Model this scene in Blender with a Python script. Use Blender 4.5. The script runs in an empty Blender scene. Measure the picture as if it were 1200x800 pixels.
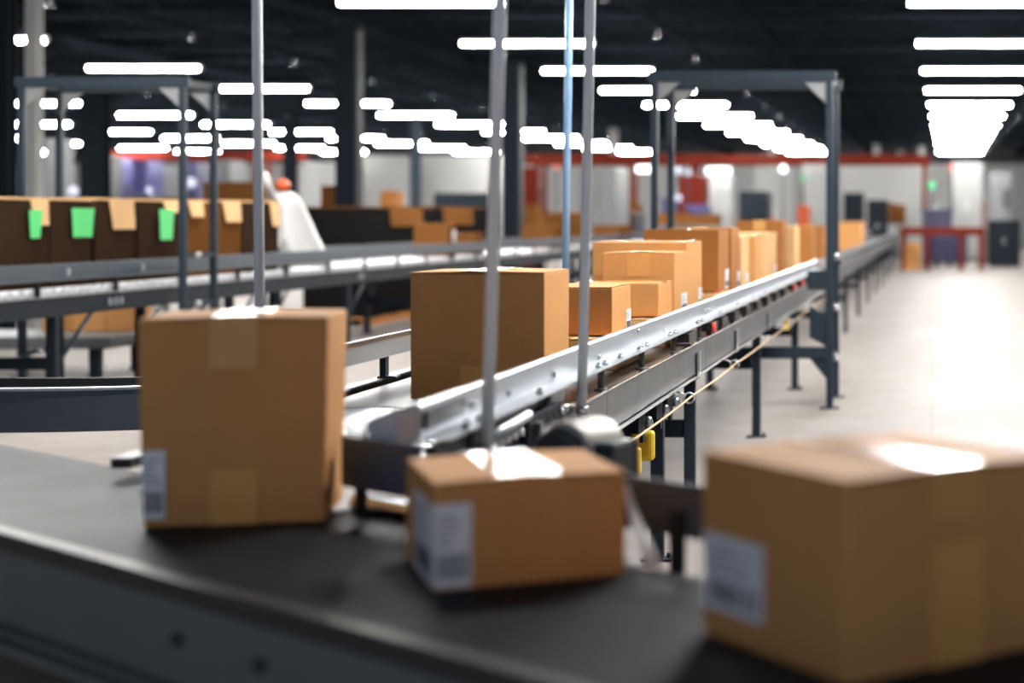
import bpy, bmesh, math, random
from mathutils import Vector, Matrix
random.seed(7)
S = bpy.context.scene
COL = S.collection
PI = math.pi

# ------------------------------------------------------------------ materials
def new_mat(name):
    m = bpy.data.materials.new(name); m.use_nodes = True
    nt = m.node_tree; b = nt.nodes['Principled BSDF']
    return m, nt, b

def N(nt, t, **kw):
    n = nt.nodes.new(t)
    for k, v in kw.items():
        n.inputs[k].default_value = v
    return n

def surf(name, col, rough=.5, metal=0., vary=.15, scale=6., stretch=(1, 1, 1), bump=0., bscale=60., rvary=.12, spec=.5, coat=0.):
    """a surface whose colour and gloss wander a little, with an optional fine bump"""
    m, nt, b = new_mat(name)
    tc = N(nt, 'ShaderNodeTexCoord'); mp = N(nt, 'ShaderNodeMapping'); mp.inputs['Scale'].default_value = stretch
    nt.links.new(tc.outputs['Object'], mp.inputs['Vector'])
    ns = N(nt, 'ShaderNodeTexNoise', Scale=scale, Detail=5., Roughness=.6)
    nt.links.new(mp.outputs[0], ns.inputs['Vector'])
    mx = N(nt, 'ShaderNodeMix'); mx.data_type = 'RGBA'
    mx.inputs[6].default_value = (*[c * (1 - vary) for c in col], 1)
    mx.inputs[7].default_value = (*[min(1, c * (1 + vary)) for c in col], 1)
    nt.links.new(ns.outputs['Fac'], mx.inputs[0])
    nt.links.new(mx.outputs[2], b.inputs['Base Color'])
    mr = N(nt, 'ShaderNodeMapRange')
    mr.inputs['To Min'].default_value = max(.02, rough - rvary); mr.inputs['To Max'].default_value = min(1, rough + rvary)
    nt.links.new(ns.outputs['Fac'], mr.inputs['Value']); nt.links.new(mr.outputs[0], b.inputs['Roughness'])
    b.inputs['Metallic'].default_value = metal
    b.inputs['Specular IOR Level'].default_value = spec
    b.inputs['Coat Weight'].default_value = coat
    b.inputs['Coat Roughness'].default_value = .12
    if bump:
        n2 = N(nt, 'ShaderNodeTexNoise', Scale=bscale, Detail=4.)
        nt.links.new(mp.outputs[0], n2.inputs['Vector'])
        bp = N(nt, 'ShaderNodeBump', Strength=bump, Distance=.004)
        nt.links.new(n2.outputs['Fac'], bp.inputs['Height']); nt.links.new(bp.outputs[0], b.inputs['Normal'])
    return m

def glow(name, col, strength):
    m, nt, b = new_mat(name)
    b.inputs['Base Color'].default_value = (*([c * .1 for c in col] if strength < 5 else col), 1)
    b.inputs['Emission Color'].default_value = (*col, 1)
    b.inputs['Emission Strength'].default_value = strength
    return m

def cardboard(name, col, spec=.10):
    """kraft board: faint flute lines up the walls, mottled fibre"""
    m, nt, b = new_mat(name)
    tc = N(nt, 'ShaderNodeTexCoord')
    mp = N(nt, 'ShaderNodeMapping'); mp.inputs['Scale'].default_value = (60, 60, 1.5)
    nt.links.new(tc.outputs['Object'], mp.inputs['Vector'])
    n1 = N(nt, 'ShaderNodeTexNoise', Scale=2.2, Detail=3.)
    nt.links.new(mp.outputs[0], n1.inputs['Vector'])
    n2 = N(nt, 'ShaderNodeTexNoise', Scale=4., Detail=6., Roughness=.65)
    nt.links.new(tc.outputs['Object'], n2.inputs['Vector'])
    ad = N(nt, 'ShaderNodeMath'); ad.operation = 'MULTIPLY_ADD'; ad.inputs[1].default_value = .35
    nt.links.new(n1.outputs['Fac'], ad.inputs[0]); nt.links.new(n2.outputs['Fac'], ad.inputs[2])
    mx = N(nt, 'ShaderNodeMix'); mx.data_type = 'RGBA'
    mx.inputs[6].default_value = (*[c * .82 for c in col], 1); mx.inputs[7].default_value = (*[c * 1.12 for c in col], 1)
    nt.links.new(ad.outputs[0], mx.inputs[0]); nt.links.new(mx.outputs[2], b.inputs['Base Color'])
    b.inputs['Roughness'].default_value = .68; b.inputs['Specular IOR Level'].default_value = spec
    bp = N(nt, 'ShaderNodeBump', Strength=.12, Distance=.002)
    nt.links.new(ad.outputs[0], bp.inputs['Height']); nt.links.new(bp.outputs[0], b.inputs['Normal'])
    return m

M = {
    'kraft': cardboard('kraft_cardboard', (.59, .285, .100)),
    'kraft_light': cardboard('light_kraft_cardboard', (.66, .40, .185)),
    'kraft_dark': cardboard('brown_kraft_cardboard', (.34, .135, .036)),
    'kraft_shade': cardboard('shaded_kraft_cardboard', (.135, .056, .017), 0.),  # kraft darkened: the dimmer light at left and behind is in the colour
    'kraft_deep_shade': cardboard('deep_shaded_cardboard', (.040, .023, .015), 0.),  # shade on the bulk carton walls is put into this dark colour
    'tape': surf('packing_tape', (.66, .33, .105), .20, vary=.08, rvary=.05, spec=.42),
    'tape_pale': surf('pale_packing_tape', (.72, .36, .10), .34, vary=.06, rvary=.05, spec=.3),
    'paper': surf('label_paper', (.80, .81, .83), .45, vary=.04),
    'ink': surf('label_ink', (.03, .03, .035), .5),
    'ink_grey': surf('label_grey_ink', (.28, .29, .31), .5),
    'green': surf('green_sticker', (.05, .62, .14), .5, vary=.05),
    'rail': surf('galvanised_rail', (.40, .44, .48), .36, .6, .10, 5, (1, 1, 1)),
    'beam': surf('painted_grey_steel', (.105, .109, .114), .42, .2, .10, 4),
    'dark_steel': surf('dark_painted_steel', (.014, .019, .026), .55, .0, .2, spec=.09),
    'gantry': surf('slate_painted_steel', (.022, .032, .043), .48, .0, .15, spec=.09),
    'gusset': surf('pale_grey_steel_plate', (.20, .205, .21), .45, .2, .1),
    'roller_white': surf('lamplit_white_roller', (.75, .76, .78), .2, 0., .05, spec=.6),  # white colour stands in for ceiling lamp glints on steel rollers
    'black': surf('black_plastic', (.012, .014, .017), .4),
    'chrome': surf('bright_chrome', (.75, .77, .80), .13, 1., .05, rvary=.04),
    'roller': surf('zinc_roller', (.62, .64, .67), .22, .9, .06, rvary=.05),
    'bolt': surf('zinc_bolt', (.6, .62, .64), .28, .9, .1),
    'pole': surf('galvanised_pole', (.86, .93, 1.0), .27, .0, .10, 4, (1, 1, .3)),
    'pole_blue': surf('blue_painted_pole', (.36, .62, 1.0), .3, .1, .08, 4, (1, 1, .3)),
    'belt_grey': surf('pale_grey_belt', (.20, .198, .20), .42, 0., .06, 3, (1, .2, 1), rvary=.06, spec=.2),
    'belt_dark': surf('charcoal_rubber_belt', (.0175, .021, .026), .52, 0., .2, 3, bump=.15, bscale=250, rvary=.10, spec=.06),
    'cap': surf('worn_aluminium_cap', (.052, .050, .047), .45, .25, .15),
    'side_panel': surf('grey_green_side_panel', (.15, .165, .16), .48, .2, .2),
    'cord': surf('tan_pull_cord', (.52, .36, .20), .6),
    'red': surf('red_plastic', (.90, .04, .025), .35),
    'yellow': surf('yellow_painted_guard', (.80, .52, .03), .38),
    'motor': surf('grey_tan_motor_casing', (.40, .375, .34), .45, .2, .12),
    'motor_end': surf('blue_black_motor_end', (.018, .030, .042), .35),
    'rack_red': surf('red_oxide_rack_steel', (.115, .014, .007), .55, .0, .15, spec=.05),
    'blue': surf('navy_blue_plastic', (.012, .013, .06), .45),
    'violet': surf('violet_blue_shrink_wrap', (.05, .047, .16), .4),
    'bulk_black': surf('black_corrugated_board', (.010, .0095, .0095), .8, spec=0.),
    'left_rail': surf('slate_blue_rail', (.050, .064, .080), .42, .1, .12, spec=.3),
    'curve_panel': surf('blue_grey_side_panel', (.082, .100, .122), .42, .1, .12, spec=.3),
    'pinkish': surf('faded_pink_panel', (.17, .105, .095), .5),
    'white': surf('white_plastic_sheet', (.40, .395, .385), .45, vary=.06, bump=.3, bscale=9),
    'white_panel': surf('white_painted_panel', (.26, .26, .255), .5, vary=.05, spec=.25),
    'grey_panel': surf('grey_enclosure_panel', (.13, .135, .138), .45, vary=.06),
    'orange': surf('orange_plastic', (.42, .07, .02), .4, spec=.2),
    'col_dark': surf('dark_painted_column', (.010, .0135, .018), .7, vary=.15, spec=.02),
    'col_near': surf('pale_grey_column_paint', (.42, .42, .41), .55, vary=.08, spec=.3),
    'col_strip': surf('grey_conduit', (.040, .041, .042), .6, spec=.03),
    'guard_steel': surf('blue_grey_guard_steel', (.060, .088, .125), .45, .1, .12, spec=.3),
    'col_pale': surf('pale_painted_column', (.20, .20, .20), .55, vary=.08, spec=.3),
    'lamp': glow('lamp_diffuser', (1., .985, .96), 55.),
    'lamp_body': surf('lamp_housing', (.5, .5, .5), .4, .2),
    'g_red': glow('red_signal_lamp', (1., .07, .03), .22),
    'g_orange': glow('orange_signal_lamp', (1., .22, .12), .16),
    'g_green': glow('green_signal_lamp', (.08, 1., .38), .14),
    'g_violet': glow('cool_violet_lamp', (.78, .80, 1.), .15),
    'g_white': glow('white_work_lamp', (1., .99, 1.), .6),
}

def concrete():
    m, nt, b = new_mat('polished_concrete')
    tc = N(nt, 'ShaderNodeTexCoord')
    n1 = N(nt, 'ShaderNodeTexNoise', Scale=.35, Detail=8., Roughness=.65)
    n2 = N(nt, 'ShaderNodeTexNoise', Scale=3., Detail=6., Roughness=.6)
    br = N(nt, 'ShaderNodeTexBrick', Scale=1.)
    br.inputs['Brick Width'].default_value = 5.2; br.inputs['Row Height'].default_value = 4.2; br.inputs['Mortar Size'].default_value = .008
    br.offset = 0
    br.inputs['Color1'].default_value = br.inputs['Color2'].default_value = (1, 1, 1, 1); br.inputs['Mortar'].default_value = (.72, .72, .72, 1)
    for n in (n1, n2, br): nt.links.new(tc.outputs['Object'], n.inputs['Vector'])
    rp = N(nt, 'ShaderNodeValToRGB')
    rp.color_ramp.elements[0].position = .3; rp.color_ramp.elements[0].color = (.17, .147, .128, 1)
    rp.color_ramp.elements[1].position = .7; rp.color_ramp.elements[1].color = (.30, .270, .254, 1)
    av = N(nt, 'ShaderNodeMath'); av.operation = 'MULTIPLY_ADD'; av.inputs[1].default_value = .4
    nt.links.new(n2.outputs['Fac'], av.inputs[0])
    sc = N(nt, 'ShaderNodeMath'); sc.operation = 'MULTIPLY'; sc.inputs[1].default_value = .62
    nt.links.new(n1.outputs['Fac'], sc.inputs[0]); nt.links.new(sc.outputs[0], av.inputs[2])
    nt.links.new(av.outputs[0], rp.inputs[0])
    mu = N(nt, 'ShaderNodeMix'); mu.data_type = 'RGBA'; mu.blend_type = 'MULTIPLY'; mu.inputs[0].default_value = 1.
    nt.links.new(rp.outputs[0], mu.inputs[6]); nt.links.new(br.outputs['Color'], mu.inputs[7])
    nt.links.new(mu.outputs[2], b.inputs['Base Color'])
    mr = N(nt, 'ShaderNodeMapRange'); mr.inputs['To Min'].default_value = .36; mr.inputs['To Max'].default_value = .78; b.inputs['Specular IOR Level'].default_value = .045
    nt.links.new(n1.outputs['Fac'], mr.inputs['Value']); nt.links.new(mr.outputs[0], b.inputs['Roughness'])
    bp = N(nt, 'ShaderNodeBump', Strength=.12, Distance=.01)
    nt.links.new(n2.outputs['Fac'], bp.inputs['Height']); nt.links.new(bp.outputs[0], b.inputs['Normal'])
    return m
M['floor'] = concrete()
M['ceiling'] = surf('black_painted_deck', (.0090, .0125, .0160), .9, 0., .4, 1.5, (1, .1, 1), spec=.04)
M['joist'] = surf('dark_joist_steel', (.013, .017, .022), .7, .0, .4, spec=.12)
for k_ in ('ceiling', 'joist'):
    nt_ = M[k_].node_tree; p_ = nt_.nodes['Principled BSDF']
    df = nt_.nodes.new('ShaderNodeBsdfDiffuse'); src = p_.inputs['Base Color'].links[0].from_socket
    nt_.links.new(src, df.inputs['Color']); nt_.links.new(df.outputs[0], nt_.nodes['Material Output'].inputs['Surface'])
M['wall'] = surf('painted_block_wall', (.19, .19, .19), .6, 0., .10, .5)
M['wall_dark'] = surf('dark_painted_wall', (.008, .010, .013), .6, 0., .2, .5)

# ------------------------------------------------------------------ mesh building
class MB:
    def __init__(self): self.bm = bmesh.new()
    def _mark(self, faces, mi):
        for f in faces: f.material_index = mi
    def box(self, x0, x1, y0, y1, z0, z1, mi=0, bevel=0., mat=None, seg=2):
        vs = [self.bm.verts.new((x, y, z)) for x in (x0, x1) for y in (y0, y1) for z in (z0, z1)]
        F = [(0, 1, 3, 2), (4, 6, 7, 5), (0, 4, 5, 1), (2, 3, 7, 6), (0, 2, 6, 4), (1, 5, 7, 3)]
        fs = [self.bm.faces.new([vs[i] for i in f]) for f in F]
        self._mark(fs, mi)
        if mat is not None:
            for v in vs: v.co = mat @ v.co
        if bevel:
            es = list({e for f in fs for e in f.edges})
            bmesh.ops.bevel(self.bm, geom=es, offset=bevel, segments=seg, affect='EDGES', profile=.6, material=mi)
        return self
    def cyl(self, p0, p1, r, seg=16, mi=0, r1=None, cap=True):
        p0 = Vector(p0); p1 = Vector(p1); d = (p1 - p0).normalized()
        a = Vector((0, 0, 1)) if abs(d.z) < .9 else Vector((1, 0, 0))
        u = d.cross(a).normalized(); v = d.cross(u)
        if r1 is None: r1 = r
        A, B = [], []
        for k in range(seg):
            t = 2 * PI * k / seg; o = u * math.cos(t) + v * math.sin(t)
            A.append(self.bm.verts.new(p0 + o * r)); B.append(self.bm.verts.new(p1 + o * r1))
        fs = []
        for k in range(seg):
            f = self.bm.faces.new((A[k], B[k], B[(k + 1) % seg], A[(k + 1) % seg])); f.smooth = True; fs.append(f)
        if cap:
            fs.append(self.bm.faces.new(A)); fs.append(self.bm.faces.new(B[::-1]))
        self._mark(fs, mi)
        return self
    def tube(self, pts, r, seg=8, mi=0):
        pts = [Vector(p) for p in pts]; rings = []
        for i, p in enumerate(pts):
            d = (pts[min(i + 1, len(pts) - 1)] - pts[max(i - 1, 0)]).normalized()
            a = Vector((0, 0, 1)) if abs(d.z) < .9 else Vector((1, 0, 0))
            u = d.cross(a).normalized(); v = d.cross(u)
            rings.append([self.bm.verts.new(p + (u * math.cos(2 * PI * k / seg) + v * math.sin(2 * PI * k / seg)) * r) for k in range(seg)])
        fs = []
        for A, B in zip(rings, rings[1:]):
            for k in range(seg):
                f = self.bm.faces.new((A[k], B[k], B[(k + 1) % seg], A[(k + 1) % seg])); f.smooth = True; fs.append(f)
        fs.append(self.bm.faces.new(rings[0])); fs.append(self.bm.faces.new(rings[-1][::-1]))
        self._mark(fs, mi); return self
    def prism(self, poly, axis, a0, a1, mi=0):
        """poly: 2-D points; axis 'x': (y,z), 'y': (x,z), 'z': (x,y)"""
        def P(p, a):
            return (a, p[0], p[1]) if axis == 'x' else (p[0], a, p[1]) if axis == 'y' else (p[0], p[1], a)
        A = [self.bm.verts.new(P(p, a0)) for p in poly]; B = [self.bm.verts.new(P(p, a1)) for p in poly]
        n = len(poly)
        fs = [self.bm.faces.new((A[k], A[(k + 1) % n], B[(k + 1) % n], B[k])) for k in range(n)]
        fs += [self.bm.faces.new(A[::-1]), self.bm.faces.new(B)]
        self._mark(fs, mi); return self
    def lathe(self, prof, seg=20, c=(0, 0, 0), mi=0):
        """prof: (r, z) from bottom to top"""
        rings = [[self.bm.verts.new((c[0] + r * math.cos(2 * PI * k / seg), c[1] + r * math.sin(2 * PI * k / seg), c[2] + z)) for k in range(seg)] for r, z in prof]
        fs = []
        for A, B in zip(rings, rings[1:]):
            for k in range(seg):
                f = self.bm.faces.new((A[k], A[(k + 1) % seg], B[(k + 1) % seg], B[k])); f.smooth = True; fs.append(f)
        fs.append(self.bm.faces.new(rings[0][::-1])); fs.append(self.bm.faces.new(rings[-1]))
        self._mark(fs, mi); return self
    def mesh(self, name, mats):
        bmesh.ops.recalc_face_normals(self.bm, faces=self.bm.faces)
        me = bpy.data.meshes.new(name); self.bm.to_mesh(me); self.bm.free()
        for m in (mats if isinstance(mats, (list, tuple)) else [mats]): me.materials.append(M[m])
        return me
    def build(self, name, mats, parent=None, loc=None, rz=0., label=None):
        return put(name, self.mesh(name, mats), parent, loc, rz, label)

def put(name, me, parent=None, loc=None, rz=0., label=None):
    o = bpy.data.objects.new(name, me); COL.objects.link(o)
    o.parent = parent
    if loc is not None: o.location = loc
    if rz: o.rotation_euler.z = rz
    if label: o['label'] = label
    return o

def tag(o, label, cat, group=None, kind=None):
    if label: o['label'] = label
    if cat: o['category'] = cat
    if group: o['group'] = group
    if kind: o['kind'] = kind
    return o

def thing(name, label, cat, loc=(0, 0, 0), rz=0., group=None):
    o = bpy.data.objects.new(name, None); COL.objects.link(o)
    o.empty_display_size = .1
    o.location = loc; o.rotation_euler.z = rz
    return tag(o, label, cat, group)

def copy_tree(o, parent=None):
    c = o.copy(); COL.objects.link(c)
    if parent is not None: c.parent = parent
    for ch in [x for x in o.children]: copy_tree(ch, c)
    return c

def struct(name, mb, mats, **kw):
    o = mb.build(name, mats, **kw); o['kind'] = 'structure'; return o

# ------------------------------------------------------------------ camera
# horizontal camera looking along the conveyors (+Y); the frame is an off-axis crop, so the lens is shifted
CAMZ, F, VX, VY = 1.6, 2000., 1092., 256.
cam = bpy.data.objects.new('camera', bpy.data.cameras.new('camera')); COL.objects.link(cam)
cam.location = (0, 0, CAMZ); cam.rotation_euler = (PI / 2, 0, 0)
cd = cam.data; cd.sensor_width = 36.; cd.lens = 36. * F / 1200.
cd.shift_x = (600. - VX) / 1200.; cd.shift_y = -(400. - VY) / 1200.
cd.clip_end = 400
cd.dof.use_dof = True; cd.dof.focus_distance = 7.2; cd.dof.aperture_fstop = 1.36
S.camera = cam

def at(px, py, D):
    """world point seen at photo pixel (px, py) at distance D"""
    return Vector(((px - VX) * D / F, D, CAMZ - (py - VY) * D / F))
def xat(px, D): return (px - VX) * D / F
def zat(py, D): return CAMZ - (py - VY) * D / F
def dfor(px, X): return X * F / (px - VX)

# ------------------------------------------------------------------ the hall
BACK = 92.
struct('floor', MB().box(-62, 16, -1, BACK, -.2, 0), 'floor')
struct('ceiling', MB().box(-62, 16, -1, BACK, 5.75, 5.95), 'ceiling')
struct('wall_back', MB().box(-62, 16, BACK, BACK + .3, 0, 4.55), 'wall')
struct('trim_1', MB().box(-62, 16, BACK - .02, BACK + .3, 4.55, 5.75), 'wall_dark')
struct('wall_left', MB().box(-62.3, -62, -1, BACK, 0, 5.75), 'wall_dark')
struct('wall_right', MB().box(16, 16.3, -1, BACK, 0, 5.75), 'wall')

# open web joists under the deck
def joist_mesh():
    b = MB()
    x0, x1, zt, zb = -60., 15., .55, 0.
    b.box(x0, x1, -.05, .05, zt - .06, zt); b.box(x0, x1, -.05, .05, zb, zb + .05)
    n = 60; w = (x1 - x0) / n
    for k in range(n):
        a, c = x0 + k * w, x0 + (k + 1) * w; mid = (a + c) / 2
        b.cyl((a, 0, zb + .03), (mid, 0, zt - .03), .022, 5); b.cyl((mid, 0, zt - .03), (c, 0, zb + .03), .022, 5)
    return b.mesh('ceiling_joist', 'joist')
jm = joist_mesh()
for k in range(23):
    o = put('ceiling_joist', jm, loc=(0, 25 + k * 2.9, 5.2)); o['kind'] = 'structure'
for X in (-45, -38, -31, -24, -17.2, -10.6, -3.2, 4.6):
    struct('ceiling_girder', MB().box(X - .09, X + .09, 20, BACK, 4.98, 5.0).box(X - .012, X + .012, 20, BACK, 5.0, 5.2).box(X - .09, X + .09, 20, BACK, 5.18, 5.2), 'joist')

# sprinkler pipes with small bright heads, and round ducts
for i, (X, Z, r, m) in enumerate([(-4.6, 4.86, .045, 'joist'), (-12.4, 4.8, .05, 'joist'), (-19.5, 4.86, .045, 'joist'), (2.6, 4.84, .05, 'joist')]):
    lab = ['dark sprinkler pipe under the ceiling left of the right lamp row', 'dark sprinkler pipe under the ceiling left of the middle lamp rows',
           'dark sprinkler pipe under the ceiling at the far left', 'dark sprinkler pipe under the ceiling at the far right'][i]
    t = thing('sprinkler_pipe', lab, 'pipe', (X, 22, Z))
    MB().cyl((0, 0, 0), (0, 66, 0), r, 10).build('pipe', m, t)
    for k in range(14):
        y = 2 + k * 4.6
        MB().cyl((0, y, -r - .12), (0, y, -r + .01), .02, 8).lathe([(.01, -.05), (.06, -.04), (.06, -.03), (.02, 0)], 10, (0, y, -r - .12)).build('sprinkler_head', 'chrome', t)
    for k in range(9):
        y = 4 + k * 7.25
        MB().box(-.012, .012, y - .012, y + .012, r, 5.75 - Z).build('hanger', 'joist', t)

# building columns
def column(px, D, w, mat, label, face=None, ztop=5.0):
    X = xat(px, D)
    t = thing('column', label, 'column', (X, D, 0)); t['kind'] = 'structure'
    b = MB()
    h = w / 2; tk = .03
    b.box(-h, h, -h, -h + tk, 0, ztop).box(-h, h, h - tk, h, 0, ztop).box(-.02, .02, -h + tk, h - tk, 0, ztop)
    b.box(-h, -h + .01, -h + tk, h - tk, 0, ztop)
    b.build('shaft', mat, t)
    MB().box(-h - .1, h + .1, -h - .1, h + .1, 0, .04, bevel=.005).build('base_plate', 'col_dark', t)
    MB().box(-h - .06, h + .06, -h - .06, h + .06, ztop - .03, ztop).build('cap_plate', 'col_dark', t)
    if face: MB().box(h, h + .05, -h + .02, h - .02, .3, ztop - .1).build('conduit', face, t)
    return t
column(408, 30, .34, 'col_dark', 'dark steel building column right of the white sheeted heap', 'col_strip')
column(600, 37, .34, 'col_dark', 'dark steel column behind the near grey pole', 'col_strip')
column(40, 24, .17, 'col_near', 'pale grey column behind the left gantry')
column(6, 22, .20, 'col_dark', 'dark column at the left edge of the photo')
column(112, 40, .50, 'col_dark', 'wide dark column seen through the left gantry')
column(719, 64, .30, 'col_pale', 'pale far column left of the main gantry')
column(1027, 78, .30, 'col_pale', 'pale far column right of the main gantry')
column(1055, 84, .30, 'col_pale', 'pale far column second from the main gantry')
column(1080, 80, .30, 'col_pale', 'pale far column at the left of the right lamp row')
column(905, 72, .30, 'col_pale', 'pale far column seen through the main gantry')
column(340, 55, .35, 'col_dark', 'dark far column left of the white heap')
column(487, 58, .30, 'gantry', 'slate far column against the white partition')

# ------------------------------------------------------------------ ceiling lamps
LZ, LL = CAMZ + 2.8, 2.15
def lamp_proto():
    t = thing('ceiling_lamp', '', 'ceiling lamp')
    b = MB(); b.prism([(-.07, .055), (.07, .055), (.05, .10), (-.05, .10)], 'x', -LL / 2, LL / 2)
    b.box(-LL / 2 - .015, -LL / 2, -.07, .07, -.005, .10).box(LL / 2, LL / 2 + .015, -.07, .07, -.005, .10)
    b.build('housing', 'lamp_body', t)
    d = MB(); d.prism([(-.068, .055), (-.062, .02), (-.035, 0), (.035, 0), (.062, .02), (.068, .055)], 'x', -LL / 2, LL / 2)
    d.build('diffuser', 'lamp', t)
    for s in (-.75, .75): MB().cyl((s, 0, .10), (s, 0, 5.75 - LZ), .008, 6).build('suspension_wire', 'joist', t)
    return t
proto = lamp_proto(); used = False
ROWS = [(.55, -3, 11, 'the aisle at the right'), (-6.95, -2, 11, 'the gap left of the main conveyor'), (-15.65, 1, 11, 'the left conveyor'),
        (-23.3, 3, 11, 'the space behind the left conveyor'), (-29.8, 5, 11, 'the far left bays'), (-37.0, 7, 11, 'the bays beyond the far left'), (-44.2, 9, 11, 'the farthest left bays')]
for X, k0, k1, where in ROWS:
    for k in range(k0, k1 + 1):
        D = 22.5 + (5.65 if k > 0 else 5.2) * k - (.6 if X < -10 else 0)
        o = proto if not used else copy_tree(proto); used = True
        if k == -3: D = 7.3
        o.location = (X + .010 * D, D, CAMZ + 2.655 + .007 * D)
        tag(o, 'long white ceiling lamp in the lamp row over %s' % where, 'ceiling lamp', 'ceiling lamps over %s' % where)

# ------------------------------------------------------------------ cartons
def label_mesh(b, o, u, v, n, w, h, seed, style=0):
    """a paper label as a thin sheet with barcode bars and printed lines; o corner, u right, v up, n out"""
    o = Vector(o); u = Vector(u); v = Vector(v); n = Vector(n)
    def rect(a0, a1, c0, c1, lift, mi):
        p = [o + u * a0 + v * c0, o + u * a1 + v * c0, o + u * a1 + v * c1, o + u * a0 + v * c1]
        A = [b.bm.verts.new(q + n * .0002) for q in p]; B = [b.bm.verts.new(q + n * lift) for q in p]
        fs = [b.bm.faces.new(B), b.bm.faces.new(A[::-1])] + [b.bm.faces.new((A[k], A[(k + 1) % 4], B[(k + 1) % 4], B[k])) for k in range(4)]
        for f in fs: f.material_index = mi
    rect(0, w, 0, h, .0014, 0)
    rnd = random.Random(seed)
    x = .10 * w
    vert = style == 1
    while x < .9 * w:                                   # barcode
        bw = w * rnd.choice((.012, .02, .032))
        rect(x, min(x + bw, .9 * w), .10 * h, .40 * h, .0019, 1); x += bw + w * rnd.choice((.015, .024, .035))
    for k in range(5):                                  # address lines
        y = h * (.50 + .085 * k)
        rect(.10 * w, w * rnd.uniform(.45, .88), y, y + h * .03, .0019, 2)

def carton(name, label, x, y, z, w, d, h, yaw=0., mat='kraft', seam='y', tape=True, drop=.09, bottom=0., labels=(), group=None,
           bulge=0., tmat='tape', tw=.055, ref='fr', flap_lift=.004, cat='box'):
    """closed carton. (x, y) is the front right bottom corner (ref 'fr') or the front left one ('fl'); width w along local x, depth d along local y"""
    c, s = math.cos(yaw), math.sin(yaw)
    lx, ly = (-w / 2 if ref == 'fr' else w / 2), d / 2
    t = thing(name, label, cat, (x + lx * c - ly * s, y + lx * s + ly * c, z), yaw, group)
    hw, hd = w / 2, d / 2
    b = MB(); b.box(-hw, hw, -hd, hd, 0, h - .004, bevel=min(.006, .03 * w))
    if bulge:
        for vv in b.bm.verts:
            f = 1 + bulge * (vv.co.z / h - .5); vv.co.x *= f; vv.co.y *= f
    k = 1 + bulge * .5
    b.build('body', mat, t)
    tx, ty = hw * k, hd * k
    g = .0025
    if seam == 'y':                                     # the two flaps meet along a line that runs front to back
        for sx in (-1, 1):
            fb = MB(); x0, x1 = sorted((sx * g, sx * (tx - .001)))
            fb.box(x0, x1, -ty + .001, ty - .001, h - .004, h, bevel=.0012, seg=1)
            for vv in fb.bm.verts:
                if abs(vv.co.x) < .02: vv.co.z += flap_lift
            fb.build('flap', mat, t)
    else:
        for sy in (-1, 1):
            fb = MB(); y0, y1 = sorted((sy * g, sy * (ty - .001)))
            fb.box(-tx + .001, tx - .001, y0, y1, h - .004, h, bevel=.0012, seg=1)
            for vv in fb.bm.verts:
                if abs(vv.co.y) < .02: vv.co.z += flap_lift
            fb.build('flap', mat, t)
    if tape:
        e = .0022; zt = h + flap_lift
        tb = MB()
        if seam == 'y':
            tb.box(-tw, tw, -ty - e, ty + e, zt - .001, zt + .0016)
            for sy in (-1, 1):
                y0, y1 = sorted((sy * (ty - .002), sy * (ty + e)))
                tb.box(-tw, tw, y0, y1, h - drop, zt + .001)
        else:
            tb.box(-tx - e, tx + e, -tw, tw, zt - .001, zt + .0016)
            for sx in (-1, 1):
                x0, x1 = sorted((sx * (tx - .002), sx * (tx + e)))
                tb.box(x0, x1, -tw, tw, h - min(drop, .006), zt + .001)
        tb.build('tape', tmat, t)
    if bottom:
        bb = MB(); kb = 1 - bulge * .5
        bb.box(-tw, tw, -hd * kb - .004, -hd * kb + .01, .001, bottom)
        bb.build('bottom_tape', 'tape_pale', t, label='paler strip of tape rising from the bottom edge')
    for i, (face, u0, u1, v0, v1) in enumerate(labels):
        lb = MB()
        if face == 'front': label_mesh(lb, (-hw + u0 * w, -hd - .0008, v0 * h), (1, 0, 0), (0, 0, 1), (0, -1, 0), (u1 - u0) * w, (v1 - v0) * h, i + int(1e3 * w))
        if face == 'right': label_mesh(lb, (hw + .0008, -hd + u0 * d, v0 * h), (0, 1, 0), (0, 0, 1), (1, 0, 0), (u1 - u0) * d, (v1 - v0) * h, i + int(1e3 * w))
        if face == 'left': label_mesh(lb, (-hw - .0008, hd - u0 * d, v0 * h), (0, -1, 0), (0, 0, 1), (-1, 0, 0), (u1 - u0) * d, (v1 - v0) * h, i + int(1e3 * w))
        lb.build('shipping_label', ['paper', 'ink', 'ink_grey'], t)
    return t
R = math.radians

# ------------------------------------------------------------------ foreground belt conveyor (runs askew across the front)
ANG = math.atan2(-.635, .773)
fg = thing('belt_conveyor', 'dark belt conveyor across the foreground carrying three blurred cartons', 'conveyor', (-2.07, 3.80, 0), ANG)
X0, X1, BZ = -1.6, 3.9, .90
b = MB()
prof = [(.012, BZ - .012), (.02, BZ)] + [(.60, BZ), (.612, BZ - .012)] + [(.60, BZ - .03), (.02, BZ - .03)]
b.prism(prof, 'x', X0, X1); b.build('belt', 'belt_dark', fg)
MB().box(X0, X1, -.028, .010, BZ - .03, BZ + .012, bevel=.006).build('rail_cap', 'cap', fg, label='worn bright edge cap along the near side of the belt')
MB().prism([(-.02, BZ - .03), (-.006, BZ - .03), (-.006, BZ - .19), (-.045, BZ - .19), (-.06, BZ - .20), (-.02, BZ - .205), (-.02, BZ - .19 + .02)][:4] + [(-.045, BZ - .205), (-.02, BZ - .20), (-.02, BZ - .19)], 'x', X0, X1).build('side_panel', 'side_panel', fg)
MB().box(X0, X1, -.075, -.006, BZ - .225, BZ - .205, bevel=.004).build('lower_flange', 'side_panel', fg)
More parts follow.
